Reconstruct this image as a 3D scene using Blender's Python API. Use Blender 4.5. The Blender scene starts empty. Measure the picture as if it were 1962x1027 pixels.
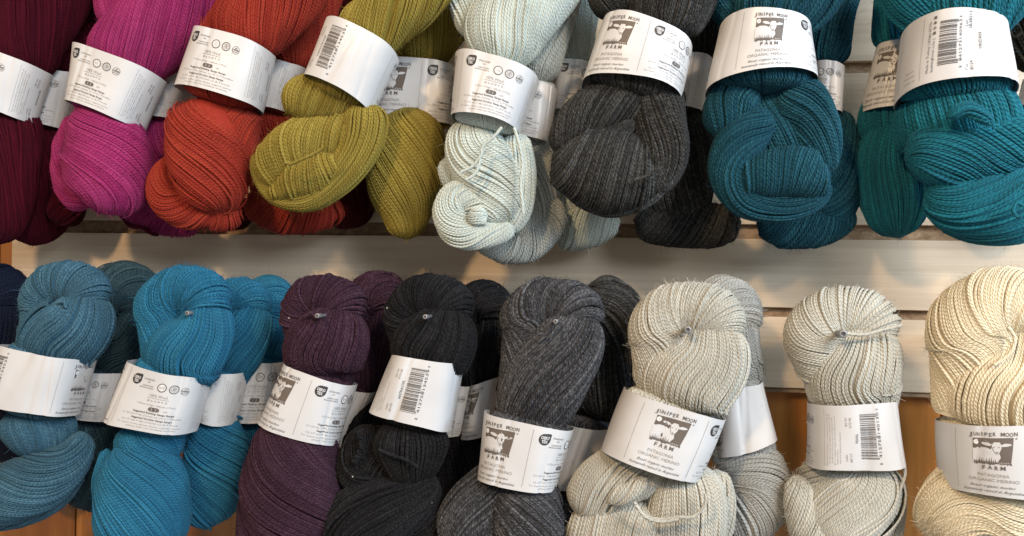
import bpy, math, random
import numpy as np
from mathutils import Vector, Matrix
from mathutils.geometry import tessellate_polygon

SC = bpy.context.scene
COL = SC.collection
U = 0.0004            # one picture unit on the wall plane is 0.4 mm
rng = np.random.default_rng(7)
random.seed(7)

# ------------------------------------------------------------------ camera
F = 1600.0; D = 1600.0
YAW = math.radians(9.0); ROLL = 0.0150
fwd = np.array([-math.sin(YAW), math.cos(YAW), 0.0])
rt0 = np.array([math.cos(YAW), math.sin(YAW), 0.0]); up0 = np.array([0, 0, 1.0])
right = rt0*math.cos(ROLL) + up0*math.sin(ROLL)
up = -rt0*math.sin(ROLL) + up0*math.cos(ROLL)
CAM = -fwd*D
cam_d = bpy.data.cameras.new('camera'); cam = bpy.data.objects.new('camera', cam_d); COL.objects.link(cam)
cam_d.sensor_width = 36; cam_d.lens = F/1962*36; cam_d.clip_start = 0.01; cam_d.clip_end = 50
cam.matrix_world = Matrix(((right[0], up[0], -fwd[0], CAM[0]*U), (right[1], up[1], -fwd[1], CAM[1]*U),
                           (right[2], up[2], -fwd[2], CAM[2]*U), (0, 0, 0, 1)))
SC.camera = cam
SC.render.resolution_x = 1024; SC.render.resolution_y = 536

def ray(px, py):
    return fwd*F + right*(px-981) - up*(py-513.5)
def P(px, py, h):
    """point h units in front of the wall seen at photograph position px, py (units); also the local scale"""
    r = ray(px, py); t = (-h - CAM[1])/r[1]
    return CAM + r*t, t

# ------------------------------------------------------------------ light
w = bpy.data.worlds.new('World'); SC.world = w; w.use_nodes = True
bg = w.node_tree.nodes['Background']; bg.inputs[0].default_value = (0.84, 0.80, 0.78, 1); bg.inputs[1].default_value = 0.42
def area(name, loc, target, size, energy, color, sizey=None):
    l = bpy.data.lights.new(name, 'AREA'); l.shape = 'RECTANGLE'; l.size = size; l.size_y = sizey or size
    l.energy = energy; l.color = color
    o = bpy.data.objects.new(name, l); COL.objects.link(o); o.location = loc
    o.rotation_euler = (Vector(target)-Vector(loc)).to_track_quat('-Z', 'Y').to_euler(); return o
# warm shop lamps overhead, close together; cool daylight from the shop window behind and to the right
area('warm_ceiling_lamp', (-0.45, -1.45, 0.85), (0, 0, 0.0), 0.12, 15, (1.0, 0.68, 0.38))
area('warm_ceiling_lamp', (0.85, -1.5, 0.95), (0.1, 0, 0.0), 0.12, 10, (1.0, 0.70, 0.42))
area('window_daylight', (1.3, -1.5, 0.85), (0, 0, 0.10), 1.1, 50, (0.76, 0.87, 1.0), 0.9)
area('window_pane_daylight', (1.9, -0.75, 0.55), (0.0, 0, 0.05), 0.28, 15, (0.42, 0.70, 1.0), 0.5)
SC.view_settings.view_transform = 'Standard'; SC.view_settings.look = 'None'
SC.view_settings.exposure = 0.0; SC.view_settings.gamma = 1.0
SC.cycles.max_bounces = 5; SC.cycles.diffuse_bounces = 3

# ------------------------------------------------------------------ materials
def new_mat(name):
    m = bpy.data.materials.new(name); m.use_nodes = True
    nt = m.node_tree; b = nt.nodes['Principled BSDF']
    return m, nt, b
def N(nt, t, **kw):
    n = nt.nodes.new(t)
    for k, v in kw.items(): setattr(n, k, v)
    return n
def L(nt, a, b): nt.links.new(a, b)
def math_n(nt, op, a, b=None):
    n = N(nt, 'ShaderNodeMath', operation=op)
    for i, x in enumerate((a, b)):
        if x is None: continue
        if isinstance(x, (int, float)): n.inputs[i].default_value = x
        else: L(nt, x, n.inputs[i])
    return n.outputs[0]
def mixc(nt, fac, a, b):
    n = N(nt, 'ShaderNodeMix', data_type='RGBA')
    for s, x in ((0, fac), (6, a), (7, b)):
        if isinstance(x, (int, float)): n.inputs[s].default_value = x
        elif isinstance(x, tuple): n.inputs[s].default_value = (*x, 1)
        else: L(nt, x, n.inputs[s])
    return n.outputs[2]

def yarn_mat(name, c1, c2=None, heather=0.25, fleck=0.0, sheen=0.10):
    """two-ply wool: ply twist and fibre relief follow each strand's own coordinates"""
    if c2 is None: c2 = tuple(min(1, x*1.35+0.004) for x in c1)
    m, nt, b = new_mat(name)
    uv = N(nt, 'ShaderNodeUVMap'); sep = N(nt, 'ShaderNodeSeparateXYZ'); L(nt, uv.outputs[0], sep.inputs[0])
    at = N(nt, 'ShaderNodeAttribute', attribute_name='strand')
    u, v = sep.outputs[0], sep.outputs[1]
    ph = math_n(nt, 'MULTIPLY', math_n(nt, 'ADD', math_n(nt, 'MULTIPLY', u, 0.52), math_n(nt, 'MULTIPLY', v, 1.55)), math.pi)
    ply = math_n(nt, 'POWER', math_n(nt, 'ABSOLUTE', math_n(nt, 'SINE', ph)), 0.8)
    # fibre noise stretched along the ply
    comb = N(nt, 'ShaderNodeCombineXYZ')
    L(nt, math_n(nt, 'MULTIPLY', math_n(nt, 'ADD', u, math_n(nt, 'MULTIPLY', v, 1.2)), 3.0), comb.inputs[0])
    L(nt, math_n(nt, 'MULTIPLY', v, 1.3), comb.inputs[1]); L(nt, math_n(nt, 'MULTIPLY', at.outputs['Fac'], 57.0), comb.inputs[2])
    fib = N(nt, 'ShaderNodeTexNoise'); fib.inputs['Scale'].default_value = 1.0; fib.inputs['Detail'].default_value = 3.0
    L(nt, comb.outputs[0], fib.inputs['Vector'])
    comb2 = N(nt, 'ShaderNodeCombineXYZ'); L(nt, math_n(nt, 'MULTIPLY', u, 0.55), comb2.inputs[0])
    L(nt, math_n(nt, 'MULTIPLY', v, 0.5), comb2.inputs[1]); L(nt, math_n(nt, 'MULTIPLY', at.outputs['Fac'], 91.0), comb2.inputs[2])
    big = N(nt, 'ShaderNodeTexNoise'); big.inputs['Scale'].default_value = 1.0; big.inputs['Detail'].default_value = 2.0
    L(nt, comb2.outputs[0], big.inputs['Vector'])
    fac = math_n(nt, 'ADD', math_n(nt, 'MULTIPLY', math_n(nt, 'SUBTRACT', fib.outputs[0], 0.5), 2.2), math_n(nt, 'MULTIPLY', math_n(nt, 'SUBTRACT', big.outputs[0], 0.5), 1.6))
    fac = math_n(nt, 'ADD', math_n(nt, 'MULTIPLY', fac, heather*2), math_n(nt, 'MULTIPLY', at.outputs['Fac'], 0.6))
    cl = N(nt, 'ShaderNodeClamp'); L(nt, fac, cl.inputs[0])
    colr = mixc(nt, cl.outputs[0], c1, c2)
    ct = N(nt, 'ShaderNodeTexCoord'); tn = N(nt, 'ShaderNodeTexNoise'); tn.inputs['Scale'].default_value = 26; tn.inputs['Detail'].default_value = 2
    L(nt, ct.outputs['Object'], tn.inputs['Vector']); tm = N(nt, 'ShaderNodeMapRange'); tm.inputs[1].default_value = 0.4; tm.inputs[2].default_value = 0.75; tm.inputs[4].default_value = 0.5
    L(nt, tn.outputs[0], tm.inputs[0]); colr = mixc(nt, tm.outputs[0], colr, tuple(x*0.62 for x in c1))      # kettle-dyed tone
    if fleck:
        co = N(nt, 'ShaderNodeTexCoord'); vo = N(nt, 'ShaderNodeTexVoronoi'); vo.inputs['Scale'].default_value = 150
        L(nt, co.outputs['Object'], vo.inputs['Vector'])
        f = math_n(nt, 'LESS_THAN', vo.outputs['Distance'], 0.10)
        s2 = N(nt, 'ShaderNodeSeparateColor'); L(nt, vo.outputs['Color'], s2.inputs[0])
        f = math_n(nt, 'MULTIPLY', f, math_n(nt, 'LESS_THAN', s2.outputs[0], abs(fleck)))
        colr = mixc(nt, math_n(nt, 'MULTIPLY', f, 0.8), colr, (0.5, 0.48, 0.45) if fleck > 0 else (0.16, 0.13, 0.1))
    L(nt, colr, b.inputs['Base Color'])
    b.inputs['Roughness'].default_value = 0.85; b.inputs['Specular IOR Level'].default_value = 0.12 if max(c1) < 0.1 else 0.25
    b.inputs['Sheen Weight'].default_value = sheen; b.inputs['Sheen Roughness'].default_value = 0.5
    b.inputs['Sheen Tint'].default_value = (*[min(1, x*1.5+0.25) for x in c1], 1)
    hgt = math_n(nt, 'ADD', ply, math_n(nt, 'MULTIPLY', fib.outputs[0], 0.35))
    bp = N(nt, 'ShaderNodeBump'); bp.inputs['Strength'].default_value = 0.8; bp.inputs['Distance'].default_value = 0.0004
    L(nt, hgt, bp.inputs['Height']); L(nt, bp.outputs[0], b.inputs['Normal'])
    return m

def paper_mat(name, c, warm=0.0):
    m, nt, b = new_mat(name)
    co = N(nt, 'ShaderNodeTexCoord'); n = N(nt, 'ShaderNodeTexNoise'); n.inputs['Scale'].default_value = 55; n.inputs['Detail'].default_value = 5
    L(nt, co.outputs['Object'], n.inputs['Vector'])
    L(nt, mixc(nt, n.outputs[0], tuple(x*0.93 for x in c), c), b.inputs['Base Color'])
    b.inputs['Roughness'].default_value = 0.36; b.inputs['Specular IOR Level'].default_value = 0.5
    n2 = N(nt, 'ShaderNodeTexNoise'); n2.inputs['Scale'].default_value = 22; n2.inputs['Detail'].default_value = 2
    L(nt, co.outputs['Object'], n2.inputs['Vector'])
    bp = N(nt, 'ShaderNodeBump'); bp.inputs['Strength'].default_value = 0.5; bp.inputs['Distance'].default_value = 0.004
    L(nt, n2.outputs[0], bp.inputs['Height']); L(nt, bp.outputs[0], b.inputs['Normal'])
    return m
def flat_mat(name, c, rough=0.6, metal=0.0):
    m, nt, b = new_mat(name)
    co = N(nt, 'ShaderNodeTexCoord'); n = N(nt, 'ShaderNodeTexNoise'); n.inputs['Scale'].default_value = 400
    L(nt, co.outputs['Object'], n.inputs['Vector'])
    L(nt, mixc(nt, n.outputs[0], tuple(x*0.85 for x in c), tuple(min(1, x*1.12) for x in c)), b.inputs['Base Color'])
    b.inputs['Roughness'].default_value = rough; b.inputs['Metallic'].default_value = metal
    return m
def wood_mat(name, c1, c2, stretch=(3, 60, 60), wave=0.0, rough=0.5, bump=0.15, knots=False, ring=(0.2, 0.07, 0.015)):
    m, nt, b = new_mat(name)
    co = N(nt, 'ShaderNodeTexCoord'); oi = N(nt, 'ShaderNodeObjectInfo')
    va = N(nt, 'ShaderNodeVectorMath', operation='ADD'); L(nt, co.outputs['Object'], va.inputs[0]); L(nt, oi.outputs['Random'], va.inputs[1])
    mp = N(nt, 'ShaderNodeMapping'); mp.inputs['Scale'].default_value = stretch; L(nt, va.outputs[0], mp.inputs[0])
    n = N(nt, 'ShaderNodeTexNoise'); n.inputs['Scale'].default_value = 1.0; n.inputs['Detail'].default_value = 7; n.inputs['Roughness'].default_value = 0.65
    n.inputs['Distortion'].default_value = 0.6
    L(nt, mp.outputs[0], n.inputs['Vector'])
    n2 = N(nt, 'ShaderNodeTexNoise'); n2.inputs['Scale'].default_value = 0.22; n2.inputs['Detail'].default_value = 3; L(nt, mp.outputs[0], n2.inputs['Vector'])
    rmp = N(nt, 'ShaderNodeMapRange'); rmp.inputs[1].default_value = 0.3; rmp.inputs[2].default_value = 0.7; L(nt, n.outputs[0], rmp.inputs[0])
    c = mixc(nt, rmp.outputs[0], c1, c2)
    rm2 = N(nt, 'ShaderNodeMapRange'); rm2.inputs[1].default_value = 0.35; rm2.inputs[2].default_value = 0.7; L(nt, n2.outputs[0], rm2.inputs[0])
    c = mixc(nt, math_n(nt, 'MULTIPLY', rm2.outputs[0], 0.45), c, tuple(x*0.62 for x in c1))
    if wave:
        wv = N(nt, 'ShaderNodeTexWave'); wv.wave_type = 'RINGS'; wv.inputs['Scale'].default_value = wave
        wv.inputs['Distortion'].default_value = 6; wv.inputs['Detail'].default_value = 3; wv.inputs['Detail Scale'].default_value = 0.6
        mp2 = N(nt, 'ShaderNodeMapping'); mp2.inputs['Scale'].default_value = (1, 1, 0.09); L(nt, va.outputs[0], mp2.inputs[0]); L(nt, mp2.outputs[0], wv.inputs['Vector'])
        pw = math_n(nt, 'MULTIPLY', math_n(nt, 'POWER', wv.outputs[0], 3), 0.55)
        c = mixc(nt, pw, c, ring)
    if knots:
        vo = N(nt, 'ShaderNodeTexVoronoi'); vo.inputs['Scale'].default_value = 9
        mp3 = N(nt, 'ShaderNodeMapping'); mp3.inputs['Scale'].default_value = (1, 1, 0.45); L(nt, va.outputs[0], mp3.inputs[0]); L(nt, mp3.outputs[0], vo.inputs['Vector'])
        mr = N(nt, 'ShaderNodeMapRange'); mr.inputs[1].default_value = 0.09; mr.inputs[2].default_value = 0.2; mr.inputs[3].default_value = 1; mr.inputs[4].default_value = 0
        L(nt, vo.outputs['Distance'], mr.inputs[0])
        c = mixc(nt, math_n(nt, 'MULTIPLY', mr.outputs[0], 0.8), c, tuple(x*0.35 for x in ring))
    L(nt, c, b.inputs['Base Color']); b.inputs['Roughness'].default_value = rough
    bp = N(nt, 'ShaderNodeBump'); bp.inputs['Strength'].default_value = bump; bp.inputs['Distance'].default_value = 0.001
    L(nt, n.outputs[0], bp.inputs['Height']); L(nt, bp.outputs[0], b.inputs['Normal'])
    return m

# ------------------------------------------------------------------ object helpers
def mesh_obj(name, verts, faces, mat, parent=None, smooth=True, uvs=None, strand=None):
    me = bpy.data.meshes.new(name)
    verts = np.asarray(verts, dtype=np.float32)*U
    if isinstance(faces, np.ndarray):
        nf, k = faces.shape
        me.vertices.add(len(verts)); me.vertices.foreach_set('co', verts.ravel())
        me.loops.add(nf*k); me.polygons.add(nf)
        me.loops.foreach_set('vertex_index', faces.ravel().astype(np.int32))
        me.polygons.foreach_set('loop_start', (np.arange(nf)*k).astype(np.int32))
        me.polygons.foreach_set('loop_total', np.full(nf, k, np.int32))
        me.update(calc_edges=True)
    else:
        me.from_pydata([tuple(map(float, v)) for v in verts], [], faces); me.update()
    if uvs is not None:
        ul = me.uv_layers.new(name='UVMap'); vi = np.empty(len(me.loops), np.int32); me.loops.foreach_get('vertex_index', vi)
        ul.data.foreach_set('uv', np.asarray(uvs, np.float32)[vi].ravel())
    if strand is not None:
        a = me.attributes.new('strand', 'FLOAT', 'POINT'); a.data.foreach_set('value', np.asarray(strand, np.float32))
    if smooth: me.polygons.foreach_set('use_smooth', np.ones(len(me.polygons), bool))
    me.validate()
    me.materials.append(mat)
    o = bpy.data.objects.new(name, me); COL.objects.link(o)
    if parent: o.parent = parent
    return o
def empty(name, loc, label, cat, group=None):
    o = bpy.data.objects.new(name, None); COL.objects.link(o); o.empty_display_size = 0.02
    o['label'] = label; o['category'] = cat
    if group: o['group'] = group
    return o
def box(x0, x1, y0, y1, z0, z1, bev=0.0):
    """bevelled along the front edges"""
    if not bev:
        v = [(x0,y0,z0),(x1,y0,z0),(x1,y1,z0),(x0,y1,z0),(x0,y0,z1),(x1,y0,z1),(x1,y1,z1),(x0,y1,z1)]
        return v, [(0,3,2,1),(4,5,6,7),(0,1,5,4),(1,2,6,5),(2,3,7,6),(3,0,4,7)]
    b = bev
    pr = [(x0,z0),(x1,z0),(x1,z1),(x0,z1)]; pi = [(x0+b,z0+b),(x1-b,z0+b),(x1-b,z1-b),(x0+b,z1-b)]
    v = [(x, y1, z) for x, z in pr]+[(x, y0+b, z) for x, z in pr]+[(x, y0, z) for x, z in pi]
    f = [(3,2,1,0), (8,9,10,11)]
    for i in range(4):
        j = (i+1) % 4; f += [(i, j, 4+j, 4+i), (4+i, 4+j, 8+j, 8+i)]
    return v, f

# ------------------------------------------------------------------ the wall
M_slat = wood_mat('birch_face', (0.58, 0.46, 0.32), (0.71, 0.58, 0.42), stretch=(9, 60, 380), rough=0.42, bump=0.12)
M_core = wood_mat('raw_chipboard', (0.16, 0.09, 0.045), (0.42, 0.30, 0.18), stretch=(160, 160, 260), rough=0.9, bump=0.6)
M_pine = wood_mat('stained_pine', (0.33, 0.12, 0.02), (0.54, 0.22, 0.04), stretch=(90, 40, 4), wave=26, rough=0.3, bump=0.1, knots=True, ring=(0.14, 0.04, 0.008))
def zat(px, py, h=0): return P(px, py, h)[0]
FACE = 12          # face of the slats in front of the groove floor
xl = zat(22, 500, FACE)[0]; xr = zat(2150, 500, FACE)[0]+500
zs = [(-175, -330), (-20, -150), (117, 0), (275, 140), (431, 300), (592.5, 459.5), (748, 611)]   # lower / upper edge at the right-hand part of the picture
for i, (lo, hi) in enumerate(zs):
    z0 = zat(1640, lo, FACE)[2]; z1 = zat(1640, hi, FACE)[2]
    v, f = box(xl, xr, -FACE, 3, z0, z1, 0.9)
    o = mesh_obj('slat_board', v, f, M_slat, smooth=False); o['kind'] = 'structure'
z0 = zat(1640, 757, 5)[2]; z1 = zat(1640, -330, 5)[2]
v, f = box(xl+1, xr, 2.4, 14, z0, z1); o = mesh_obj('groove_backing', v, f, M_core, smooth=False); o['kind'] = 'structure'
# lower lip under the last slat
v, f = box(xl+0.5, xr, -6, 2.2, zat(1640, 757, 6)[2], zat(1640, 748.6, 6)[2], 0.6); o = mesh_obj('groove_lip', v, f, M_core, smooth=False); o['kind'] = 'structure'
# stained pine boards behind and below
bx = zat(142, 1000, -16)[0]; pitch = 190
for k in range(-6, 14):
    a = bx + k*pitch
    if a < -1700 or a > 1700: continue
    v, f = box(a+2.2, a+pitch-2.2, 16+0.35*(k % 3), 40, -900, 900, 4.0)
    o = mesh_obj('pine_board', v, f, M_pine, smooth=False); o['kind'] = 'structure'
v, f = box(-1750, 1750, 42, 60, -900, 900); o = mesh_obj('wall', v, f, M_core, smooth=False); o['kind'] = 'structure'

# ------------------------------------------------------------------ yarn geometry
def spline(pts, n):
    """Catmull-Rom through the rows of pts, resampled evenly by arc length of the first three columns"""
    p = np.asarray(pts, float)
    if len(p) == 2: p = np.vstack([p[0], (p[0]+p[1])/2, p[1]])
    q = np.vstack([2*p[0]-p[1], p, 2*p[-1]-p[-2]])
    out = []
    for i in range(1, len(q)-2):
        t = np.linspace(0, 1, 24, endpoint=False)[:, None]
        a, b, c, d = q[i-1], q[i], q[i+1], q[i+2]
        out.append(0.5*((2*b)+(-a+c)*t+(2*a-5*b+4*c-d)*t**2+(-a+3*b-3*c+d)*t**3))
    out = np.vstack(out+[p[-1][None]])
    seg = np.r_[0, np.cumsum(np.linalg.norm(np.diff(out[:, :3], axis=0), axis=1))]
    s = np.linspace(0, seg[-1], n)
    return np.stack([np.interp(s, seg, out[:, k]) for k in range(out.shape[1])], 1), seg[-1]
def unit(a): return a/np.maximum(np.linalg.norm(a, axis=-1, keepdims=True), 1e-9)
def snoise(r, x, y, k=4, fx=1.0, fy=1.0):
    o = 0
    for i in range(k):
        o = o + np.sin(x*fx*r.uniform(0.4, 1.6)*r.choice([-1, 1]) + y*fy*r.uniform(0.4, 1.6) + r.uniform(0, 6.28))
    return o/math.sqrt(k)*0.9

RSK = 0.49
def bundle(parent, mat, pts, alpha=20, h=150, th=0.72, rs=3.1, seed=0, caps=(1, 1), coil=None, lumpk=0.05, loose=1.0, name='yarn_bundle', fuzz=1.0):
    """one fat bundle of parallel strands swept along pts [(px, py, halfwidth[, dh])]; alpha is the slant of the strands"""
    r = np.random.default_rng(1000+seed)
    W = []
    for q in pts:
        dh = q[3] if len(q) > 3 else 0
        p, t = P(q[0], q[1], h+dh); W.append([*p, q[2]*t])
    tmp, Ltot = spline(W, 8)
    n0 = max(14, int(Ltot/6)); c, Ltot = spline(W, n0)
    s = np.linspace(0, Ltot, n0); C = c[:, :3]; a = np.maximum(c[:, 3], 2.0)
    for end, on in ((0, caps[0]), (1, caps[1])):
        if on:
            cap = min((a[0] if end == 0 else a[-1])*1.0*on, Ltot*0.45); d = s if end == 0 else Ltot-s
            x = np.clip(1-d/max(cap, 1), 0, 1); a = a*np.sqrt(np.maximum(1-x**2.2, 0.012))
    T = unit(np.gradient(C, axis=0))
    O = unit(CAM - C.mean(0))[None]*0.55 + np.array([[0, -1., 0]])*0.45
    O = unit(O - (O*T).sum(1, keepdims=True)*T); Nn = np.cross(O, T)
    al = np.interp(s/Ltot, np.linspace(0, 1, len(alpha)), alpha) if isinstance(alpha, (list, tuple)) else np.full(n0, float(alpha))
    al = np.radians(al)
    rs = rs*RSK; ixs = np.arange(n0)
    def at(arr, X):
        k = np.clip(X/Ltot*(n0-1), 0, n0-1.001); i_ = k.astype(int); f_ = k-i_
        return arr[i_]*(1-f_)[..., None]+arr[i_+1]*f_[..., None] if arr.ndim == 2 else arr[i_]*(1-f_)+arr[i_+1]*f_
    circ = math.pi*(1+th)*np.percentile(a, 70); step = 6.8
    inside = None
    if coil is None: coil = np.abs(np.degrees(al)).max() >= 50
    if coil:
        # strands run across the bundle: they are counted along its length
        sg = np.sign(al.mean()) or 1; ab = np.maximum(np.abs(al), math.radians(14))
        turn = unit(np.gradient(T, axis=0)+1e-12); curv = np.linalg.norm(np.gradient(T, s, axis=0), axis=1)
        dens = np.sin(ab)*(1+0.75*np.clip(curv*a, 0, 1.2))
        cd = np.r_[0, np.cumsum((dens[1:]+dens[:-1])/2*np.diff(s))]; ext = 1.7*a.max()*(1+0.5/np.tan(ab.min()))
        lead = ext*np.sin(ab[0]); tail = ext*np.sin(ab[-1])
        ns = max(8, int((cd[-1]+lead+tail)/(2*rs*0.93)))
        g = (np.arange(ns)+0.25*r.standard_normal(ns))/ns*(cd[-1]+lead+tail)-lead
        si_ = np.where(g < 0, g/np.sin(ab[0]), np.where(g > cd[-1], Ltot+(g-cd[-1])/np.sin(ab[-1]), np.interp(g, cd, s)))
        abi = np.interp(si_, s, ab); ai = np.interp(si_, s, a)
        fr = np.linspace(-0.42*math.pi, 1.42*math.pi, max(16, int(1.84*math.pi*a.max()*(1+th)/2/np.sin(np.percentile(ab, 30))/step)))
        PH = np.broadcast_to(fr[None], (ns, len(fr)))+0.0
        Sx = np.zeros_like(PH); jm = int(np.argmin(abs(fr-math.pi/2))); Sx[:, jm] = si_; df = fr[1]-fr[0]
        def rate(x): xc = np.clip(x, 0, Ltot); return np.maximum(np.interp(xc, s, a), 14)*(1+th)/2/np.tan(np.interp(xc, s, ab))
        for q in range(jm, len(fr)-1): Sx[:, q+1] = Sx[:, q]-sg*df*rate(Sx[:, q])
        for q in range(jm, 0, -1): Sx[:, q-1] = Sx[:, q]+sg*df*rate(Sx[:, q])
        inside = (Sx >= 0) & (Sx <= Ltot); Sx = np.clip(Sx, 0, Ltot); m = len(fr)
        i = np.arange(ns); base = i*0.35*rs*2/np.maximum(ai, 20)
    else:
        dphi = -np.tan(al)/np.maximum(a, max(12, a.max()*0.55))
        ph0 = np.r_[0, np.cumsum((dphi[1:]+dphi[:-1])/2*np.diff(s))]
        ns = max(6, int(circ*np.mean(np.cos(al))**0.55/(2*rs*0.93)))
        Le = np.sum(np.sqrt(np.diff(s)**2 + (a[1:]*np.diff(ph0))**2)); m = max(10, int(Le/step))
        S = np.linspace(0, Ltot, m); i = np.arange(ns)
        base = 2*math.pi*(i+0.2*r.standard_normal(ns))/ns
        base = base + 0.03*np.sin(base*5+r.uniform(0, 6)) + 0.012*np.sin(base*11+r.uniform(0, 6))
        PH = base[:, None] + np.interp(S, s, ph0)[None] + 0
        Sx = np.broadcast_to(S[None], PH.shape)
    ixx = np.broadcast_to(i[:, None], PH.shape)
    am = at(a, Sx)
    # slow wander of each strand across its neighbours
    popw = (r.random((ns, 1)) < 0.055)*1.0; crossk = 0.0 if name == 'bundle_neck' else 1.0
    wob = snoise(r, Sx/50, ixx*0.14, 4)*3.0*loose + np.sin(Sx/r.uniform(18, 60, (ns, 1)) + r.uniform(0, 6.28, (ns, 1)))*0.9*loose + popw*np.sin(Sx/r.uniform(45, 110, (ns, 1)) + r.uniform(0, 6.28, (ns, 1)))*8.0*loose*crossk
    if coil: Sx = np.clip(Sx+wob, 0, Ltot)
    else: PH = PH + wob/np.maximum(am, 12)
    Cm, Om, Tm = at(C, Sx), unit(at(O, Sx)), unit(at(T, Sx)); Nm = np.cross(Om, Tm)
    hk = loose*rs/2.0
    hgt = snoise(r, Sx/45, ixx*0.12, 4)*1.1*loose + r.standard_normal((ns, 1))*0.30*hk + np.sin(Sx/r.uniform(14, 40, (ns, 1))+r.uniform(0, 6.28, (ns, 1)))*0.32*hk
    popped = (r.random((ns, 1)) < 0.07)*1.0
    hgt = hgt + popped*np.maximum(0, np.sin(Sx/r.uniform(30, 70, (ns, 1))+r.uniform(0, 6.28, (ns, 1))))*2.0*hk
    hgt = hgt + popw*crossk*1.35*rs
    # furrows where strands gather in groups
    hgt = hgt - 0.9*loose*np.exp(-((np.mod(base[:, None]*1.9+0.6*np.sin(Sx/90+r.uniform(0, 6))+0.5*np.sin(base[:, None]*3+r.uniform(0, 6)), 2.0)-1)/0.11)**2)*(0.5+0.5*np.sin(Sx/60+base[:, None]*2+r.uniform(0, 6)))
    lump = 1+lumpk*snoise(r, Sx/70, PH*1.1, 4)
    fade = np.clip(am/22, 0.12, 1)
    A = am*lump + hgt*fade; B = am*th*lump + hgt*fade
    edge = np.clip(1-np.minimum(Sx, Ltot-Sx)/9, 0, 1)*(5.0 if coil else 2.5)*np.clip(am/14, 0, 1); A = A-edge; B = B-edge
    cs, sn = np.cos(PH), np.sin(PH)
    Q = Cm + Nm*(A*cs)[..., None] + Om*(B*sn)[..., None]
    nor = unit(Nm*(cs/np.maximum(A, 1))[..., None] + Om*(sn/np.maximum(B, 1))[..., None])
    tan = unit(np.gradient(Q, axis=1)); side = unit(np.cross(tan, nor)); nor = np.cross(side, tan)
    # local spacing drives the thickness, gently
    dq = np.linalg.norm(np.cross(np.roll(Q, -1, 0)-Q, tan), axis=2); dq = (dq+np.roll(dq, 1, 0))/2
    rsl = np.clip(0.54*dq, 0.85*rs, 1.3*rs)*r.uniform(0.86, 1.16, (ns, 1))*(1+0.08*np.sin(Sx/r.uniform(8, 16, (ns, 1))+r.uniform(0, 6, (ns, 1))))
    rsl = np.minimum(rsl, 0.6*am+0.8)
    qx = np.array([-1.08, -0.72, 0, 0.72, 1.08]); qz = np.array([-0.50, 0.30, 0.70, 0.30, -0.50])
    V = Q[:, :, None] + side[:, :, None]*(rsl[..., None]*qx)[..., None] + nor[:, :, None]*(rsl[..., None]*qz)[..., None]
    seglen = np.linalg.norm(np.diff(Q, axis=1), axis=2); ul = np.concatenate([np.zeros((ns, 1)), np.cumsum(seglen, 1)], 1)/(2*rs) + r.uniform(0, 9, (ns, 1))
    UVu = np.broadcast_to(ul[..., None], V.shape[:3]); UVv = np.broadcast_to(np.array([-1, -.6, 0, .6, 1])*0.5, V.shape[:3])
    rnd = np.broadcast_to(r.random((ns, 1, 1)), V.shape[:3])
    idx = np.arange(ns*m*5).reshape(ns, m, 5)
    qd = np.stack([idx[:, :-1, :-1], idx[:, 1:, :-1], idx[:, 1:, 1:], idx[:, :-1, 1:]], -1)
    view = unit(CAM[None, None]-Q)
    keep = ((nor*view).sum(-1) > -0.62)
    if inside is not None: keep &= inside
    if coil:      # strands packed too closely at the inside of a bend dive under their neighbours
        k4 = np.broadcast_to(((np.arange(ns) % 2) == 1)[:, None], keep.shape); keep &= ~(k4 & (dq < 0.62*rs))
    pxx = (Q-CAM)@right/((Q-CAM)@fwd)*F; pyy = -(Q-CAM)@up/((Q-CAM)@fwd)*F
    keep &= (abs(pxx) < 1090) & (abs(pyy) < 620)
    kq = keep[:, :-1] & keep[:, 1:]
    faces = qd[kq].reshape(-1, 4)
    # core under the strands
    nc = 22; th_ = np.linspace(0, 2*math.pi, nc, endpoint=False); k0 = max(6, n0//2); si = np.linspace(0, n0-1, k0).astype(int)
    ofs = 0.6+rs*0.55
    Vc = C[si][:, None] + Nn[si][:, None]*((np.maximum(a[si]*0.965-ofs, 0.6))[:, None]*np.cos(th_)[None])[..., None] + O[si][:, None]*((np.maximum(a[si]*th*0.965-ofs, 0.6))[:, None]*np.sin(th_)[None])[..., None]
    ic = np.arange(k0*nc).reshape(k0, nc)
    fc = np.stack([ic[:-1], ic[1:], np.roll(ic, -1, 1)[1:], np.roll(ic, -1, 1)[:-1]], -1).reshape(-1, 4)
    # fuzz
    nf = int(ns*m*0.11*fuzz)
    Vf = np.zeros((0, 3)); ff = np.zeros((0, 4), int)
    ok = np.argwhere(keep)
    if nf and len(ok):
        pk = ok[r.integers(0, len(ok), nf)]
        b0 = Q[pk[:, 0], pk[:, 1]]; nn = nor[pk[:, 0], pk[:, 1]]; tt = tan[pk[:, 0], pk[:, 1]]
        d = unit(tt*r.choice([-1, 1], (nf, 1)) + r.standard_normal((nf, 3))*0.45 + nn*0.25); ln = r.uniform(4, 14, (nf, 1)); lift = r.uniform(0.6, 4.2, (nf, 1)); sd = unit(np.cross(d, nn+1e-3))
        P0 = b0+nn*rs*0.6; P1 = P0+d*ln*0.5+nn*lift+sd*r.standard_normal((nf, 1))*1.0; P2 = P0+d*ln+nn*lift*r.uniform(0.2, 1.6, (nf, 1))+sd*r.standard_normal((nf, 1))*2.0
        wd = 0.19
        Vf = np.stack([P0-sd*wd, P0+sd*wd, P1+sd*wd, P1-sd*wd, P2+sd*wd*0.5, P2-sd*wd*0.5], 1).reshape(-1, 3)
        bb = (np.arange(nf)*6)[:, None]
        ff = np.concatenate([bb+np.array([[0, 1, 2, 3]]), bb+np.array([[3, 2, 4, 5]])])
    Vs = V.reshape(-1, 3)
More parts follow.
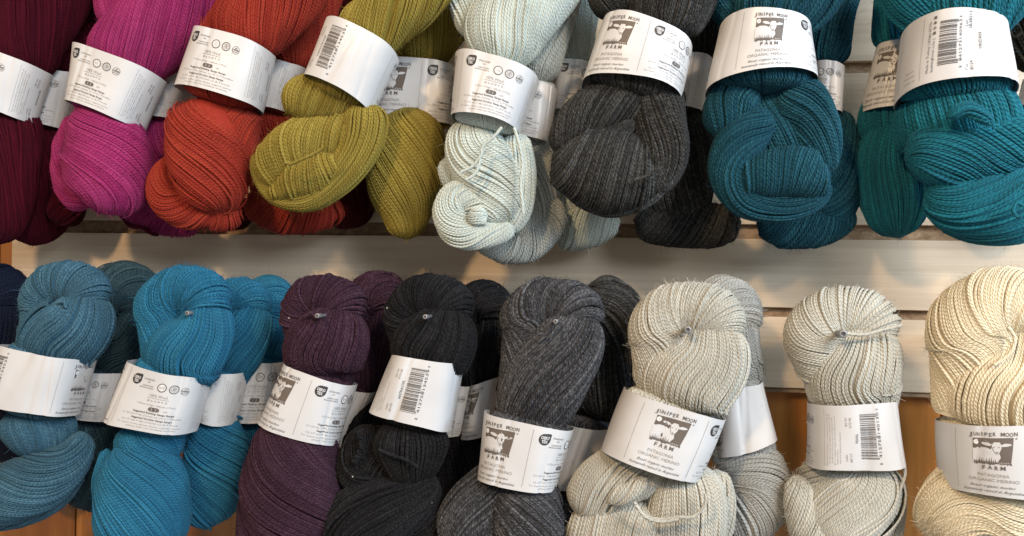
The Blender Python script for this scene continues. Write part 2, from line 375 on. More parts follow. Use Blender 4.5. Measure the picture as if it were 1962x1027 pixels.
    used = np.zeros(len(Vs), bool); used[faces.ravel()] = True; remap = np.cumsum(used)-1
    faces = remap[faces]; Vs = Vs[used]
    uv = np.stack([UVu.reshape(-1), UVv.reshape(-1)], 1)[used]; rn = rnd.reshape(-1)[used]
    n1 = len(Vs); n2 = n1+len(Vc.reshape(-1, 3))
    allv = np.vstack([Vs, Vc.reshape(-1, 3), Vf]); allf = np.vstack([faces, fc+n1, ff+n2])
    uv = np.vstack([uv, np.zeros((len(allv)-n1, 2))]); rn = np.r_[rn, np.full(len(allv)-n1, 0.3)]
    return mesh_obj(name, allv, allf, mat, parent, uvs=uv, strand=rn)

def string(parent, mat, pts, h, rs=2.6, name='loose_strand', seed=0):
    """a single strand of yarn as a round tube; pts [(px, py[, dh])]"""
    r = np.random.default_rng(seed)
    W = [P(q[0], q[1], h+(q[2] if len(q) > 2 else 0))[0] for q in pts]
    _, Lt = spline(W, 6); n = max(8, int(Lt/4)); C, Lt = spline(W, n)
    C = C + 0.5*np.stack([np.sin(np.arange(n)*0.5+k) for k in range(3)], 1)
    T = unit(np.gradient(C, axis=0)); O = unit(CAM-C); O = unit(O-(O*T).sum(1, keepdims=True)*T); S = np.cross(T, O)
    k = 8; an = np.linspace(0, 2*math.pi, k, endpoint=False)
    V = C[:, None]+rs*(S[:, None]*np.cos(an)[None, :, None]+O[:, None]*np.sin(an)[None, :, None])
    i = np.arange(n*k).reshape(n, k); f = np.stack([i[:-1], i[1:], np.roll(i, -1, 1)[1:], np.roll(i, -1, 1)[:-1]], -1).reshape(-1, 4)
    u = np.broadcast_to((np.linspace(0, Lt, n)/(2*rs))[:, None], (n, k)); v = np.broadcast_to((np.cos(an)*0.5)[None], (n, k))
    return mesh_obj(name, V.reshape(-1, 3), f, mat, parent, uvs=np.stack([u.ravel(), v.ravel()], 1), strand=np.full(n*k, 0.6))

def waves(pts, amp=7, n=10, seed=1):
    """a strand that wanders in small loops along a line"""
    r = random.Random(seed); out = []
    for k in range(n*2+1):
        t = k/(n*2)*(len(pts)-1); i = min(int(t), len(pts)-2); f = t-i
        x = pts[i][0]*(1-f)+pts[i+1][0]*f; y = pts[i][1]*(1-f)+pts[i+1][1]*f
        dx, dy = pts[i+1][0]-pts[i][0], pts[i+1][1]-pts[i][1]; d = math.hypot(dx, dy) or 1
        a = amp*(1 if k % 2 else -1)*r.uniform(0.4, 1.1)
        out.append((x-dy/d*a+dx/d*r.uniform(-3, 3), y+dx/d*a+dy/d*r.uniform(-3, 3), (4 if k % 2 else -6)))
    return out
# ------------------------------------------------------------------ print on the bands
_tx = {}
def text_mesh(s, bold=0.0, shear=0.0):
    key = (s, bold, shear)
    if key not in _tx:
        c = bpy.data.curves.new('lettering', 'FONT'); c.body = s; c.resolution_u = 2 if len(s) < 16 else 1; c.offset = bold; c.shear = shear; c.size = 1.0
        o = bpy.data.objects.new('lettering', c); me = bpy.data.meshes.new_from_object(o)
        v = np.array([(q.co.x, q.co.y) for q in me.vertices]).reshape(-1, 2); f = [tuple(p.vertices) for p in me.polygons]
        tri = []
        for p in f:
            for j in range(1, len(p)-1): tri.append((p[0], p[j], p[j+1]))
        bpy.data.objects.remove(o); bpy.data.curves.remove(c); bpy.data.meshes.remove(me)
        _tx[key] = (v, tri)
    return _tx[key]

class Ink:
    """flat print collected in label coordinates: x along the band, y up"""
    def __init__(s): s.layers = {}
    def add(s, lay, v, t):
        V, T = s.layers.setdefault(lay, ([], [])); n = len(V); V.extend(map(tuple, v)); T.extend([(a+n, b+n, c+n) for a, b, c in t])
    def poly(s, lay, pts):
        t = tessellate_polygon([[Vector((x, y, 0)) for x, y in pts]]); s.add(lay, pts, t)
    def rect(s, lay, x0, y0, x1, y1): s.add(lay, [(x0, y0), (x1, y0), (x1, y1), (x0, y1)], [(0, 1, 2), (0, 2, 3)])
    def ring(s, lay, cx, cy, r0, r1, n=20):
        v = []; t = []
        for i in range(n):
            a = 2*math.pi*i/n; v += [(cx+r0*math.cos(a), cy+r0*math.sin(a)), (cx+r1*math.cos(a), cy+r1*math.sin(a))]
            j = (i+1) % n; t += [(2*i, 2*i+1, 2*j+1), (2*i, 2*j+1, 2*j)]
        s.add(lay, v, t)
    def line(s, lay, pts, w):
        for (x0, y0), (x1, y1) in zip(pts, pts[1:]):
            d = math.hypot(x1-x0, y1-y0) or 1; nx, ny = -(y1-y0)/d*w/2, (x1-x0)/d*w/2
            s.add(lay, [(x0+nx, y0+ny), (x0-nx, y0-ny), (x1-nx, y1-ny), (x1+nx, y1+ny)], [(0, 1, 2), (0, 2, 3)])
    def text(s, lay, st, x, y, size, width=None, align='c', rot=0, bold=0.0, shear=0.0):
        v, t = text_mesh(st, bold, shear)
        if not len(v): return
        v = v.copy(); lo, hi = v[:, 0].min(), v[:, 0].max(); k = size
        kx = k if width is None else width/(hi-lo)
        X = (v[:, 0]-lo)*kx; w = (hi-lo)*kx
        if align == 'c': X = X-w/2
        if align == 'r': X = X-w
        Y = v[:, 1]*k
        if rot: X, Y = -Y, X
        s.add(lay, np.stack([X+x, Y+y], 1), t)

def shirt(k, lay, cx, cy, s):
    k.poly(lay, [(cx+s*a, cy+s*b) for a, b in ((-.25,.75),(-.7,.3),(-.45,-.65),(-.2,-.05),(-.2,-.65),(.2,-.65),(.2,-.05),(.45,-.65),(.7,.3),(.25,.75))])
def jm_panel(k, x0):
    """front panel: hand-cut lettering over a sheep looking out of a window"""
    k.rect('thin', x0+1, 8, x0+1.5, 118)
    c = x0+62
    for i, ch in enumerate('JUNIPER MOON'):
        if ch == ' ': continue
        k.text('dark', ch, c-34+i*6.2+(0, .3, 0, .4)[i % 4], 106.8+(0, 1.0, .2, .8, 0.4)[i % 5], 9.6, width={'I': 1.6, 'M': 6.0, 'O': 5.6, 'N': 5.2}.get(ch, 4.4), align='c', bold=0.012)
    # picture
    k.poly('brown', [(c-30,103),(c+31,105),(c+29,84),(c+26,62),(c+4,62),(c+6,72),(c+2,80),(c-12,82),(c-24,81),(c-31,86)])
    k.poly('brown', [(c-31,103),(c-30,86),(c-26,86),(c-25,103)])
    k.ring('paper', c-25.5, 96.5, 0, 4.6, 14); k.ring('brown', c-24, 98.2, 0, 3.2, 12)
    k.poly('paper', [(c-31,83),(c-22,87),(c-10,87),(c-3,84),(c-1,93),(c+2,97),(c+10,97),(c+13,92),(c+12,84),(c+9,78),(c+11,70),(c+6,62),(c-31,62)])
    k.poly('paper', [(c-1,93),(c-7,96),(c-15,96.5),(c-18,94),(c-12,91),(c-4,90)]); k.poly('brown', [(c-4,92.6),(c-9,94.6),(c-14,94.6),(c-12,92.6)])
    k.poly('paper', [(c+12,92),(c+18,95),(c+26,94.5),(c+28,92.5),(c+22,90),(c+13,89)]); k.poly('brown', [(c+15,91.8),(c+20,93.6),(c+25,93),(c+21,91.3)])
    k.line('dark', [(c-2,90),(c+0,84),(c+3,78),(c+6,76),(c+10,78),(c+12,84)], 0.8)
    for ex in (c+1.5, c+9): k.ring('dark', ex, 88, 0, 1.0, 8)
    k.poly('dark', [(c+4,80),(c+8,80),(c+6,77.6)])
    # legs and grass silhouettes
    k.poly('brown', [(c-14,62),(c-15,72),(c-9,76),(c-1,73),(c-1,62)])
    rr = random.Random(3)
    for x in np.arange(c-30, c+27, 2.6):
        hgt = rr.uniform(3, 11 if x < c+2 else 6)
        k.poly('dark' if x < c+2 else 'brown', [(x, 58+rr.uniform(-2, 1)), (x+2.7, 58+rr.uniform(-2, 1)), (x+1.3+rr.uniform(-.8, .8), 60+hgt)])
    for i, ch in enumerate('FARM'): k.text('dark', ch, c-15+i*9.6, 47.6+(0, .8, .2, .6)[i], 9.8, width=(5, 6.6, 5.6, 7.4)[i], bold=0.02)
    k.ring('dark', c+35, 103.5, 0.7, 1.4, 8)
    k.text('mid', 'PATAGONIA', c-1, 35, 8.0, width=48); k.text('mid', 'ORGANIC MERINO', c-1, 26, 8.0, width=78)
    k.text('dark', 'finest organic merino', c-3, 15.5, 7.2, width=70, shear=0.45); k.text('dark', 'humanely raised in Argentina', c-2, 7, 7.2, width=96, shear=0.45)
def oeko(k, x, y, s=1.0):
    pts = [(x+11*s*math.cos(a), y+11*s*math.sin(a)) for a in np.radians(np.linspace(95, 355, 16))]
    k.poly('black', pts+[(x+11.3*s, y+10*s), (x+9.6*s, y+11.6*s)])
    k.text('paper2', 'OEKO', x+.2, y+0.6, 7.6*s, width=16*s, bold=0.04); k.text('paper2', 'TEX', x, y-6.6*s, 7.6*s, width=11*s, bold=0.04)
def info_panel(k, x0, soft=False, oldstyle=False):
    D_, M_ = 'dark', 'mid'
    k.rect('thin', x0+1, 8, x0+1.5, 118)
    oeko(k, x0+24, 103)
    k.text(M_, 'STANDARD', x0+52, 106, 4.6, width=24, bold=0.02); k.text(M_, '100', x0+52, 100.5, 4.4, bold=0.02)
    k.text(M_, 'CLIMATE CARE', x0+52, 93, 3.6, width=24, bold=0.02); k.text(M_, 'MANUFACTURING', x0+50, 88.6, 3.6, width=30, bold=0.02)
    for i, (dx, dy) in enumerate(((82, 96), (105, 96), (127, 94))):
        cx, cy = x0+dx, dy
        k.ring(D_, cx, cy, 7.6, 9.2 if i < 2 else 8.2, 20)
        if i == 0: k.ring('paper', cx, cy, 0, 7.6, 14); shirt(k, M_, cx, cy, 7.6); shirt(k, 'paper', cx, cy-0.5, 4.6)
        elif i == 1: k.ring('mid', cx, cy, 4.6, 5.4, 14); k.poly(M_, [(cx-3,cy-2),(cx+2,cy-3),(cx+3,cy+2),(cx,cy+4),(cx-2,cy+2)])
        else: k.text(D_, '100%', cx, cy-1.5, 5.2, width=14, bold=0.03); k.poly(D_, [(cx-3,cy+4),(cx+3,cy+6),(cx,cy+3)]); k.rect(D_, cx-6, cy-4.4, cx+6, cy-3.6)
    c = x0+80
    k.text(M_, '100% Wool', c, 74, 8.4, width=36); k.rect('thin', c-22, 71, c+22, 71.5)
    for i, t in enumerate(('30', 'A', 'X', 'W', 'P', 'O')): k.text(M_, t, c-17+i*7, 64, 5.2, bold=0.02)
    k.text(M_, '3.52oz (100g) / 185yds (170m)', c, 55.5, 5.0, width=76)
    k.ring(D_, c-8, 48.5, 0, 4.2, 10); k.rect(D_, c-8, 44.4, c+6, 52.6); k.ring(D_, c+6, 48.5, 0, 4.2, 10); k.text('paper2', '3', c-5, 46.2, 6); k.text('paper2', '3', c+3, 46.2, 6); k.text(M_, 'Light', c+22, 46.6, 4.2)
    k.text(D_, 'Suggested Knitting Gauge Range', c, 38.5, 5.2, width=82, bold=0.02)
    k.text(M_, '21-24 sts = 4in (10cm) on US 5-7 Needles', c-2, 32, 4.8, width=118)
    k.text(D_, 'Suggested Crochet Gauge Range', c, 25.5, 5.2, width=80, bold=0.02)
    k.text(M_, '12-17 sts = 4in (10cm) on E-7 hook', c-2, 19, 4.8, width=112)
    k.text(M_, 'To learn more about these organic yarns', c-4, 12.4, 4.4, width=124); k.text(M_, 'please visit our knitting website', c+4, 7, 4.4, width=96)
def bars(k, x0, x1, y0, y1, seed):
    r = random.Random(seed); y = y0; n = 0
    while y < y1:
        w = r.choice((0.7, 0.7, 1.3, 2.0)); end = y-y0 < 6 or y1-y < 7 or abs(y-(y0+y1)/2) < 2.5
        k.rect('dark', x0, y, x1+(3 if end else 0), min(y+w, y1)); y += w+r.choice((0.8, 0.8, 1.3, 2.0)); n += 1
def code_panel(k, x0, dye='010138', colr='#0103', nm='ANTRACITE', dig='8 412758134539', seed=1):
    k.rect('thin', x0+1, 8, x0+1.4, 118)
    para = ['Hand wash cold, dry flat, do not bleach, do not tumble dry', 'each dye lot may vary slightly in shade please check', 'enough yarn of the same dye lot to finish the work', 'fibre is certified organic and mulesing free wool', 'made in Peru', 'imported and distributed for knitting shops']
    for i, t in enumerate(para): k.text('mid', t, x0+8+i*4.6, 10+(i % 3)*2, 3.4, width=(100, 96, 88, 94, 28, 60)[i], align='l', rot=1)
    k.text('mid', 'dye lot', x0+43, 84, 6.4, align='l', rot=1, shear=0.3); k.text('mid', dye, x0+51, 82, 6.6, align='l', rot=1)
    k.text('mid', 'color', x0+43, 18, 6.4, align='l', rot=1, shear=0.3); k.text('mid', colr, x0+51, 16, 6.6, align='l', rot=1)
    k.text('dark', nm, x0+62, 62, 6.8, align='c', rot=1)
    bars(k, x0+67, x0+95, 22, 108, seed)
    k.text('dark', dig.split()[1], x0+103, 25, 7, width=84, align='l', rot=1); k.text('dark', dig[0], x0+103, 12, 7, align='l', rot=1); k.text('dark', dig[-1], x0+103, 113, 7, align='l', rot=1)
def viridan_panel(k, x0):
    k.rect('thin', x0+1, 8, x0+1.6, 118)
    k.text('dark', 'Made in Turkey | KN#147770', x0+17, 18, 6.4, width=90, align='l', rot=1); k.text('dark', 'knittingfever.com |', x0+25, 18, 6.4, width=58, align='l', rot=1)
    for i in range(4):
        y = 84+i*9
        (k.ring('dark', x0+23, y+2, 1.4 if i == 1 else 0, 2.6, 8) if i in (1, 2) else k.rect('dark', x0+20.5, y-.5, x0+25.5, y+4.5))
    bars(k, x0+32, x0+62, 27, 105, 77)
    k.text('dark', '841273140963', x0+71, 30, 7, width=74, align='l', rot=1); k.text('dark', '8', x0+71, 18, 7, align='l', rot=1); k.text('dark', '4', x0+71, 107, 7, align='l', rot=1)
    k.text('dark', 'Lot.', x0+82, 92, 8, align='l', rot=1); k.text('dark', 'SB38212', x0+90, 88, 8.4, width=32, align='l', rot=1)
    k.text('dark', 'Col.', x0+82, 13, 8, align='l', rot=1); k.text('dark', '#154', x0+90, 13, 8.4, align='l', rot=1)
    k.text('dark', 'VIRIDAN', x0+107, 66, 8.4, width=31, rot=1)

M_paper = paper_mat('band_paper', (0.61, 0.605, 0.59))
INK = {'dark': flat_mat('ink_dark', (0.11, 0.095, 0.085)), 'mid': flat_mat('ink_grey', (0.30, 0.275, 0.25)), 'thin': flat_mat('ink_rule', (0.22, 0.20, 0.18)),
       'brown': flat_mat('ink_taupe', (0.125, 0.10, 0.08)), 'black': flat_mat('ink_black', (0.035, 0.032, 0.033)), 'paper': M_paper, 'paper2': M_paper}
INKNAME = {'dark': 'printed_text', 'mid': 'fine_print', 'thin': 'printed_rule', 'brown': 'printed_logo', 'black': 'certification_mark', 'paper': 'printed_logo_highlight', 'paper2': 'reversed_lettering'}
LIFT = {'dark': 0.75, 'mid': 0.55, 'thin': 0.55, 'brown': 0.42, 'black': 0.42, 'paper': 0.58, 'paper2': 0.95}

def band(parent, TL, TR, BR, BL, h, b=62, arch=0, kind='jm', cx=60, seed=0, mat=None, n=2.5, code=None, wr=1.3, nodots=False, archb=None):
    r = np.random.default_rng(500+seed); mat = mat or M_paper
    tl, tr, br, bl = [P(*q, h)[0] for q in (TL, TR, BR, BL)]
    upv = unit((tl+tr)/2-(bl+br)/2); acr = unit((tr+br)/2-(tl+bl)/2)
    out = np.cross(acr, upv); out = unit(out if out[1] < 0 else -out)
    ph = r.uniform(0, 6.28, 8); archb = arch if archb is None else archb
    def S(th, v, lift=0):
        c, s = np.cos(th), np.sin(th)
        X = np.sign(c)*np.abs(c)**(2/n); Dp = np.sign(s)*np.abs(s)**(2/n); Dp = np.where(Dp > 0, Dp, Dp*0.8)
        wv = wr*(0.9*np.sin(th*3+ph[0]+v*1.5)+0.8*np.sin(th*5+ph[1]-v*2.5)+1.1*np.sin(v*3.5+ph[2]+th*1.3)*(0.5+v))
        for q in range(3):
            f0 = 0.5+0.75*q+0.5*math.sin(ph[5]+q*2.1); wv = wv-wr*(2.3, 1.3, 1.9)[q]*np.exp(-((th-f0-0.16*(v-0.5)*(1-q))/0.06)**2)*(0.35+0.65*np.abs(np.sin(v*2.2+ph[6]+q)))
        X = (X*(1+0.012*np.sin(v*4+ph[3]))+1)/2; X = X[..., None]; v_ = v[..., None]
        top = tl+(tr-tl)*X; bot = bl+(br-bl)*X; p = bot+(top-bot)*v_
        return p + out*((b+wv+lift)*Dp)[..., None] + upv*((archb+(arch-archb)*v)*Dp)[..., None] + acr*(lift*c)[..., None] + upv*(wr*0.8*np.sin(th*4+ph[4])*(v-0.5))[..., None]
    nt, nv = 120, 10
    ths = np.r_[np.linspace(-0.1*math.pi, 1.1*math.pi, nt-14, endpoint=False), np.linspace(1.1*math.pi, 1.9*math.pi, 14, endpoint=False)]
    TH, VV = np.meshgrid(ths, np.linspace(0, 1, nv))
    p = S(TH, VV)
    pin = S(TH, VV, -0.6)
    i = np.arange(nt*nv).reshape(nv, nt); j = np.roll(i, -1, 1); M = nt*nv
    f = np.concatenate([np.stack([i[:-1], i[1:], j[1:], j[:-1]], -1).reshape(-1, 4), np.stack([j[:-1], j[1:], i[1:], i[:-1]], -1).reshape(-1, 4)+M,
                        np.stack([i[0]+2*M, j[0]+2*M, j[0]+3*M, i[0]+3*M], -1), np.stack([j[-1]+2*M, i[-1]+2*M, i[-1]+3*M, j[-1]+3*M], -1)])
    pv = np.vstack([p.reshape(-1, 3), pin.reshape(-1, 3)]); pv = np.vstack([pv, pv])
    bo = mesh_obj('paper_band', pv, f, mat, parent)
    # unroll: arc length along the front
    tt = np.linspace(math.pi*1.05, -math.pi*0.05, 400); mid = S(tt, np.full(400, 0.5))
    arc = np.r_[0, np.cumsum(np.linalg.norm(np.diff(mid, axis=0), axis=1))]; arc -= np.interp(0, -(tt-math.pi/2), arc)
    Hh = np.linalg.norm((tl+tr)/2-(bl+br)/2); k_ = 125/Hh; arc = arc*k_; lo, hi = arc[0], arc[-1]
    ink = Ink()
    if kind == 'jm':
        for per in (-500, 0, 500):
            jm_panel(ink, per+0); info_panel(ink, per+122); code_panel(ink, per+285, **(code or {}))
    elif kind == 'viridan':
        viridan_panel(ink, 0); ink.rect('thin', -60, 8, -59.5, 118)
        for q in range(3): ink.text('mid', ('12-17 sts = 4in', 'To learn more', 'please visit')[q], -22, 12+q*9, 4.6)
    elif kind == 'blank': ink.rect('thin', cx+10, 8, cx+10.4, 118)
    for lay, (V, T) in ink.layers.items():
        V = np.array(V, float); V[:, 0] -= cx; T = np.array(T)
        xs = V[T][:, :, 0]; T = T[(xs.min(1) > lo) & (xs.max(1) < hi)]
        if not len(T): continue
        # split long triangles so that they bend with the paper
        for _ in range(5):
            A_, B_, C_ = V[T[:, 0]], V[T[:, 1]], V[T[:, 2]]
            e = np.stack([abs(A_-B_)[:, 0], abs(B_-C_)[:, 0], abs(C_-A_)[:, 0]], 1); ey = np.stack([abs(A_-B_)[:, 1], abs(B_-C_)[:, 1], abs(C_-A_)[:, 1]], 1)
            e = np.maximum(e, ey*0.55); w_ = e.argmax(1); big = e.max(1) > 9
            if not big.any(): break
            Tb = T[big]; wb = w_[big]; rows = np.arange(len(Tb)); a_ = Tb[rows, wb]; b_ = Tb[rows, (wb+1) % 3]; c_ = Tb[rows, (wb+2) % 3]
            mi = len(V)+rows; V = np.vstack([V, (V[a_]+V[b_])/2]); T = np.vstack([T[~big], np.stack([a_, mi, c_], 1), np.stack([mi, b_, c_], 1)])
        th = np.interp(V[:, 0], arc, tt); q = S(th, V[:, 1]/125, LIFT[lay])
        used = np.unique(T); rm = np.zeros(len(V), int); rm[used] = np.arange(len(used))
        io = mesh_obj(INKNAME[lay], q[used], rm[T], INK[lay], bo, smooth=False)
        if lay in ('dark', 'mid'): io['kind'] = 'stuff'
    return bo

# ------------------------------------------------------------------ wools
Y = {
 'plum':    yarn_mat('wool_plum', (0.042, 0.0012, 0.007), (0.085, 0.003, 0.014), sheen=0.03),
 'magenta': yarn_mat('wool_magenta', (0.24, 0.010, 0.085), (0.40, 0.045, 0.17)),
 'violet':  yarn_mat('wool_violet', (0.11, 0.006, 0.13), (0.20, 0.02, 0.24)),
 'red':     yarn_mat('wool_red', (0.25, 0.018, 0.009), (0.38, 0.050, 0.022)),
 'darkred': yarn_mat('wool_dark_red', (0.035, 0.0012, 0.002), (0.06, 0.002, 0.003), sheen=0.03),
 'olive':   yarn_mat('wool_olive', (0.20, 0.145, 0.018), (0.36, 0.29, 0.06)),
 'mint':    yarn_mat('wool_pale_mint', (0.50, 0.56, 0.50), (0.60, 0.66, 0.61), heather=0.12),
 'silver':  yarn_mat('wool_pale_silver', (0.38, 0.40, 0.36), (0.55, 0.58, 0.54)),
 'charcoal': yarn_mat('wool_charcoal', (0.016, 0.016, 0.015), (0.095, 0.095, 0.09), heather=0.55),
 'teal':    yarn_mat('wool_petrol', (0.004, 0.040, 0.060), (0.024, 0.115, 0.155), heather=0.4),
 'viridian': yarn_mat('wool_viridian', (0.002, 0.085, 0.12), (0.010, 0.21, 0.275)),
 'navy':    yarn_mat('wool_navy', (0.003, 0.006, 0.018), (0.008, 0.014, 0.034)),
 'denim':   yarn_mat('wool_denim', (0.025, 0.080, 0.12), (0.075, 0.18, 0.25), heather=0.4),
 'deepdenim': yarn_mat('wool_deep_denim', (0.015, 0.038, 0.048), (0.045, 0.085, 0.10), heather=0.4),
 'blue':    yarn_mat('wool_bright_blue', (0.008, 0.10, 0.185), (0.030, 0.20, 0.32)),
 'aubergine': yarn_mat('wool_aubergine', (0.028, 0.010, 0.019), (0.075, 0.036, 0.057), heather=0.5, fleck=0.05),
 'black':   yarn_mat('wool_black', (0.005, 0.005, 0.0055), (0.026, 0.026, 0.028), heather=0.5, fleck=0.06),
 'grey':    yarn_mat('wool_mid_grey', (0.025, 0.025, 0.027), (0.15, 0.15, 0.155), heather=0.6),
 'browngrey': yarn_mat('wool_brown_black', (0.012, 0.011, 0.008), (0.042, 0.036, 0.026), heather=0.5),
 'oat':     yarn_mat('wool_oat', (0.42, 0.40, 0.33), (0.60, 0.585, 0.50), heather=0.4, fleck=-0.10),
 'oatgrey': yarn_mat('wool_oat_grey', (0.34, 0.345, 0.32), (0.50, 0.51, 0.48), heather=0.4, fleck=-0.10),
 'pearl':   yarn_mat('wool_pearl', (0.47, 0.46, 0.39), (0.62, 0.61, 0.53), heather=0.25),
 'cream':   yarn_mat('wool_cream', (0.74, 0.64, 0.44), (0.84, 0.76, 0.56)),
}
GRP = {'t': 'yarn skeins hanging in the upper row', 'b': 'yarn skeins hanging in the lower row'}
_seed = [0]
def skein(row, label, wool, h, lobes, bands=(), strings=(), th=0.72, rs=3.5, loose=1.0):
    root = empty('yarn_skein', None, label, 'yarn skein', GRP[row])
    for lb in lobes:
        _seed[0] += 1; pts, al = lb[0], lb[1]; kw = dict(lb[2]) if len(lb) > 2 else {}
        hh = h+kw.pop('dh', 0); kw.setdefault('th', th); kw.setdefault('rs', rs); kw.setdefault('loose', loose); m = Y[kw.pop('wool', wool)]
        bundle(root, m, pts, al, hh, seed=_seed[0], **kw)
    for bd in bands:
        _seed[0] += 1; c4, kw = bd; kw = dict(kw)
        (ax, ay), (bx_, by_), (cx_, cy_), (dx_, dy_) = c4; tx, ty, ux, uy = (ax+bx_)/2, (ay+by_)/2, (cx_+dx_)/2, (cy_+dy_)/2
        hw = math.hypot(bx_-ax, by_-ay)/2, math.hypot(cx_-dx_, cy_-dy_)/2; bb = kw.get('b', 62); nk = kw.pop('neck', 0.90)
        ex, ey = (tx-ux)*0.10, (ty-uy)*0.10; ar = kw.get('arch', 0)
        bundle(root, Y[wool], [(tx+ex, ty+ey-ar*0.5, hw[0]*nk), ((tx+ux)/2, (ty+uy)/2, (hw[0]+hw[1])/2*nk), (ux-ex, uy-ey, hw[1]*nk)], 14, h+kw.get('dh', 0)-1, th=min(1.1, bb*0.90/((hw[0]+hw[1])/2*0.9)), rs=rs, seed=_seed[0], caps=(0.3, 0.3), name='bundle_neck', fuzz=0.5, lumpk=0.008, loose=0.7)
        kw.setdefault('seed', _seed[0]); hh = h+kw.pop('dh', 0); band(root, *c4, hh, **kw)
    for st in strings:
        _seed[0] += 1; string(root, Y[wool], st[0], h+(st[1] if len(st) > 1 else 60), seed=_seed[0])
    return root

def top_loop(hx, hy, Lx, Rx, Ty, bx, by, bw, a1=(12, 45, 78, 82), a2=8, flip=False, dh=0, start=None):
    """the eye of a hanging skein: a bundle that runs round the peg, and the bundle that falls from it in front"""
    s = -1 if flip else 1
    Rl, Rr, Rt = hx-Lx, Rx-hx, hy-Ty
    if flip: Rl, Rr = Rr, Rl
    arc = []
    st = start or (bx-s*bw*0.45, by+6, bw*0.45)
    arc.append(st)
    for deg in (205, 165, 125, 90, 55, 20, -12):
        c, q = math.cos(math.radians(deg)), math.sin(math.radians(deg))
        R = math.hypot((Rl if c < 0 else Rr)*c, (Rt if q > 0 else Rt*0.9)*q)
        k = 0.50
        arc.append((hx+s*c*(Rl if c < 0 else Rr)*k, hy-q*(Rt if q > 0 else Rt)*k, R*0.52))
    front = [(hx+s*Rr*0.50, hy-Rt*0.30, Rr*0.40, -6), (hx+s*Rr*0.30, hy+Rt*0.42, Rr*0.66, 10), ((hx+s*Rr*0.1+bx)/2, (hy+Rt*0.5+by)/2+4, (bw*1.0+Rr*0.84)/2, 4), (bx, by+8, bw*0.93, -7), (bx-6, by+45, bw*0.7, -14)]
    return [(arc, [s*q for q in (a1 if isinstance(a1, (tuple, list)) else (a1, a1))], {'dh': dh, 'caps': (0, 1), 'coil': True}), (front, s*a2, {'dh': dh, 'caps': (1, 0)})]

# ================================================================== UPPER ROW, left to right
skein('t', 'dark plum skein cut by the left edge, its white band turned to the small print', 'plum', 190, [
  ([(130,-140,66),(95,-20,74),(45,80,66),(15,150,62)], 28),
  ([(10,190,58),(5,300,66),(-10,400,62),(-15,470,40)], 18),
], [(((-45,88),(88,137),(56,236),(-62,192)), dict(b=62, arch=6, cx=205))])
skein('t', 'dark plum skein hanging lowest at the left, behind the one at the edge', 'plum', 95, [
  ([(205,-140,52),(172,0,60),(125,100,52),(110,150,40)], -20),
  ([(100,235,46),(90,330,64),(70,410,58),(62,470,40)], 22),
  ([(150,250,22),(150,340,30),(110,430,36)], -25, {'dh': 20}),
], [(((72,143),(162,146),(134,250),(55,236)), dict(b=50, cx=215))],
  strings=[([(225,405),(248,428),(268,434),(284,438),(292,449),(303,451)], 40), ([(228,412),(250,434),(272,438),(286,446),(300,447)], 43)])
skein('t', 'bright magenta skein with a white band of small print', 'magenta', 205, [
  ([(455,-140,66),(372,-20,78),(290,60,74),(235,112,70),(215,150,42)], 32),
  ([(152,220,24),(134,290,30),(138,350,34),(170,396,34)], [30, 40], {'dh': 2, 'coil': False}),
  ([(190,192,34),(196,240,64),(204,310,80),(200,370,74),(185,406,48)], [60, 58, 52, 40], {'dh': 18}),
  ([(255,-110,40),(228,-20,44),(222,60,30)], 14, {'dh': -40}),
], [(((157,97),(313,152),(266,249),(142,203)), dict(b=66, arch=10, cx=205))], rs=3.3)
skein('t', 'purple magenta skein half hidden between the magenta and the red skeins', 'magenta', 105, [
  ([(455,-120,50),(400,10,48),(360,100,46),(335,160,40)], -20, {'wool': 'violet'}),
  ([(318,225,40),(310,300,54),(325,370,50),(300,425,30)], 28),
  ([(240,400,30),(310,415,34),(385,432,24)], 60),
], [(((300,142),(368,148),(342,232),(280,224)), dict(b=46, cx=225))])
skein('t', 'rust red skein with a white band, in front of the darker red one', 'red', 215, [
  ([(500,-130,44),(450,-20,50),(425,60,50),(420,110,40)], 10, {'dh': -25}),
  ([(600,-150,68),(545,-30,78),(485,50,72),(455,110,66)], [38, 25]),
  ([(352,300,20),(322,340,34),(322,380,36),(360,402,34),(420,404,30)], 40, {'dh': -4}),
  ([(380,395,30),(425,410,36),(462,395,30)], 70, {'dh': -14}),
  ([(455,190,48),(450,240,52),(470,320,22)], -30, {'dh': -10}),
  ([(400,185,52),(398,260,72),(408,340,72),(415,412,50)], [52, 44, 30], {'dh': 10}),
], [(((382,66),(524,104),(499,212),(346,174)), dict(b=62, arch=8, cx=205))], rs=3.3)
skein('t', 'deep red skein whose knotted end shows beneath the front olive skein', 'red', 110, [
  ([(625,-120,62),(592,0,60),(570,90,52),(555,140,40)], 24),
  ([(535,205,36),(520,290,44),(535,370,52),(545,420,36)], 26),
  ([(470,385,28),(545,410,40),(625,405,30),(650,385,14)], 60, {'dh': 8}),
], [(((516,118),(590,134),(562,220),(495,206)), dict(b=48, cx=270, code=dict(nm='RUST')))])
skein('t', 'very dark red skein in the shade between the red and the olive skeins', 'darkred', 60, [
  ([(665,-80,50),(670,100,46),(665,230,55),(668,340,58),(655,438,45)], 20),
  ([(470,380,30),(450,440,20)], 20),
])
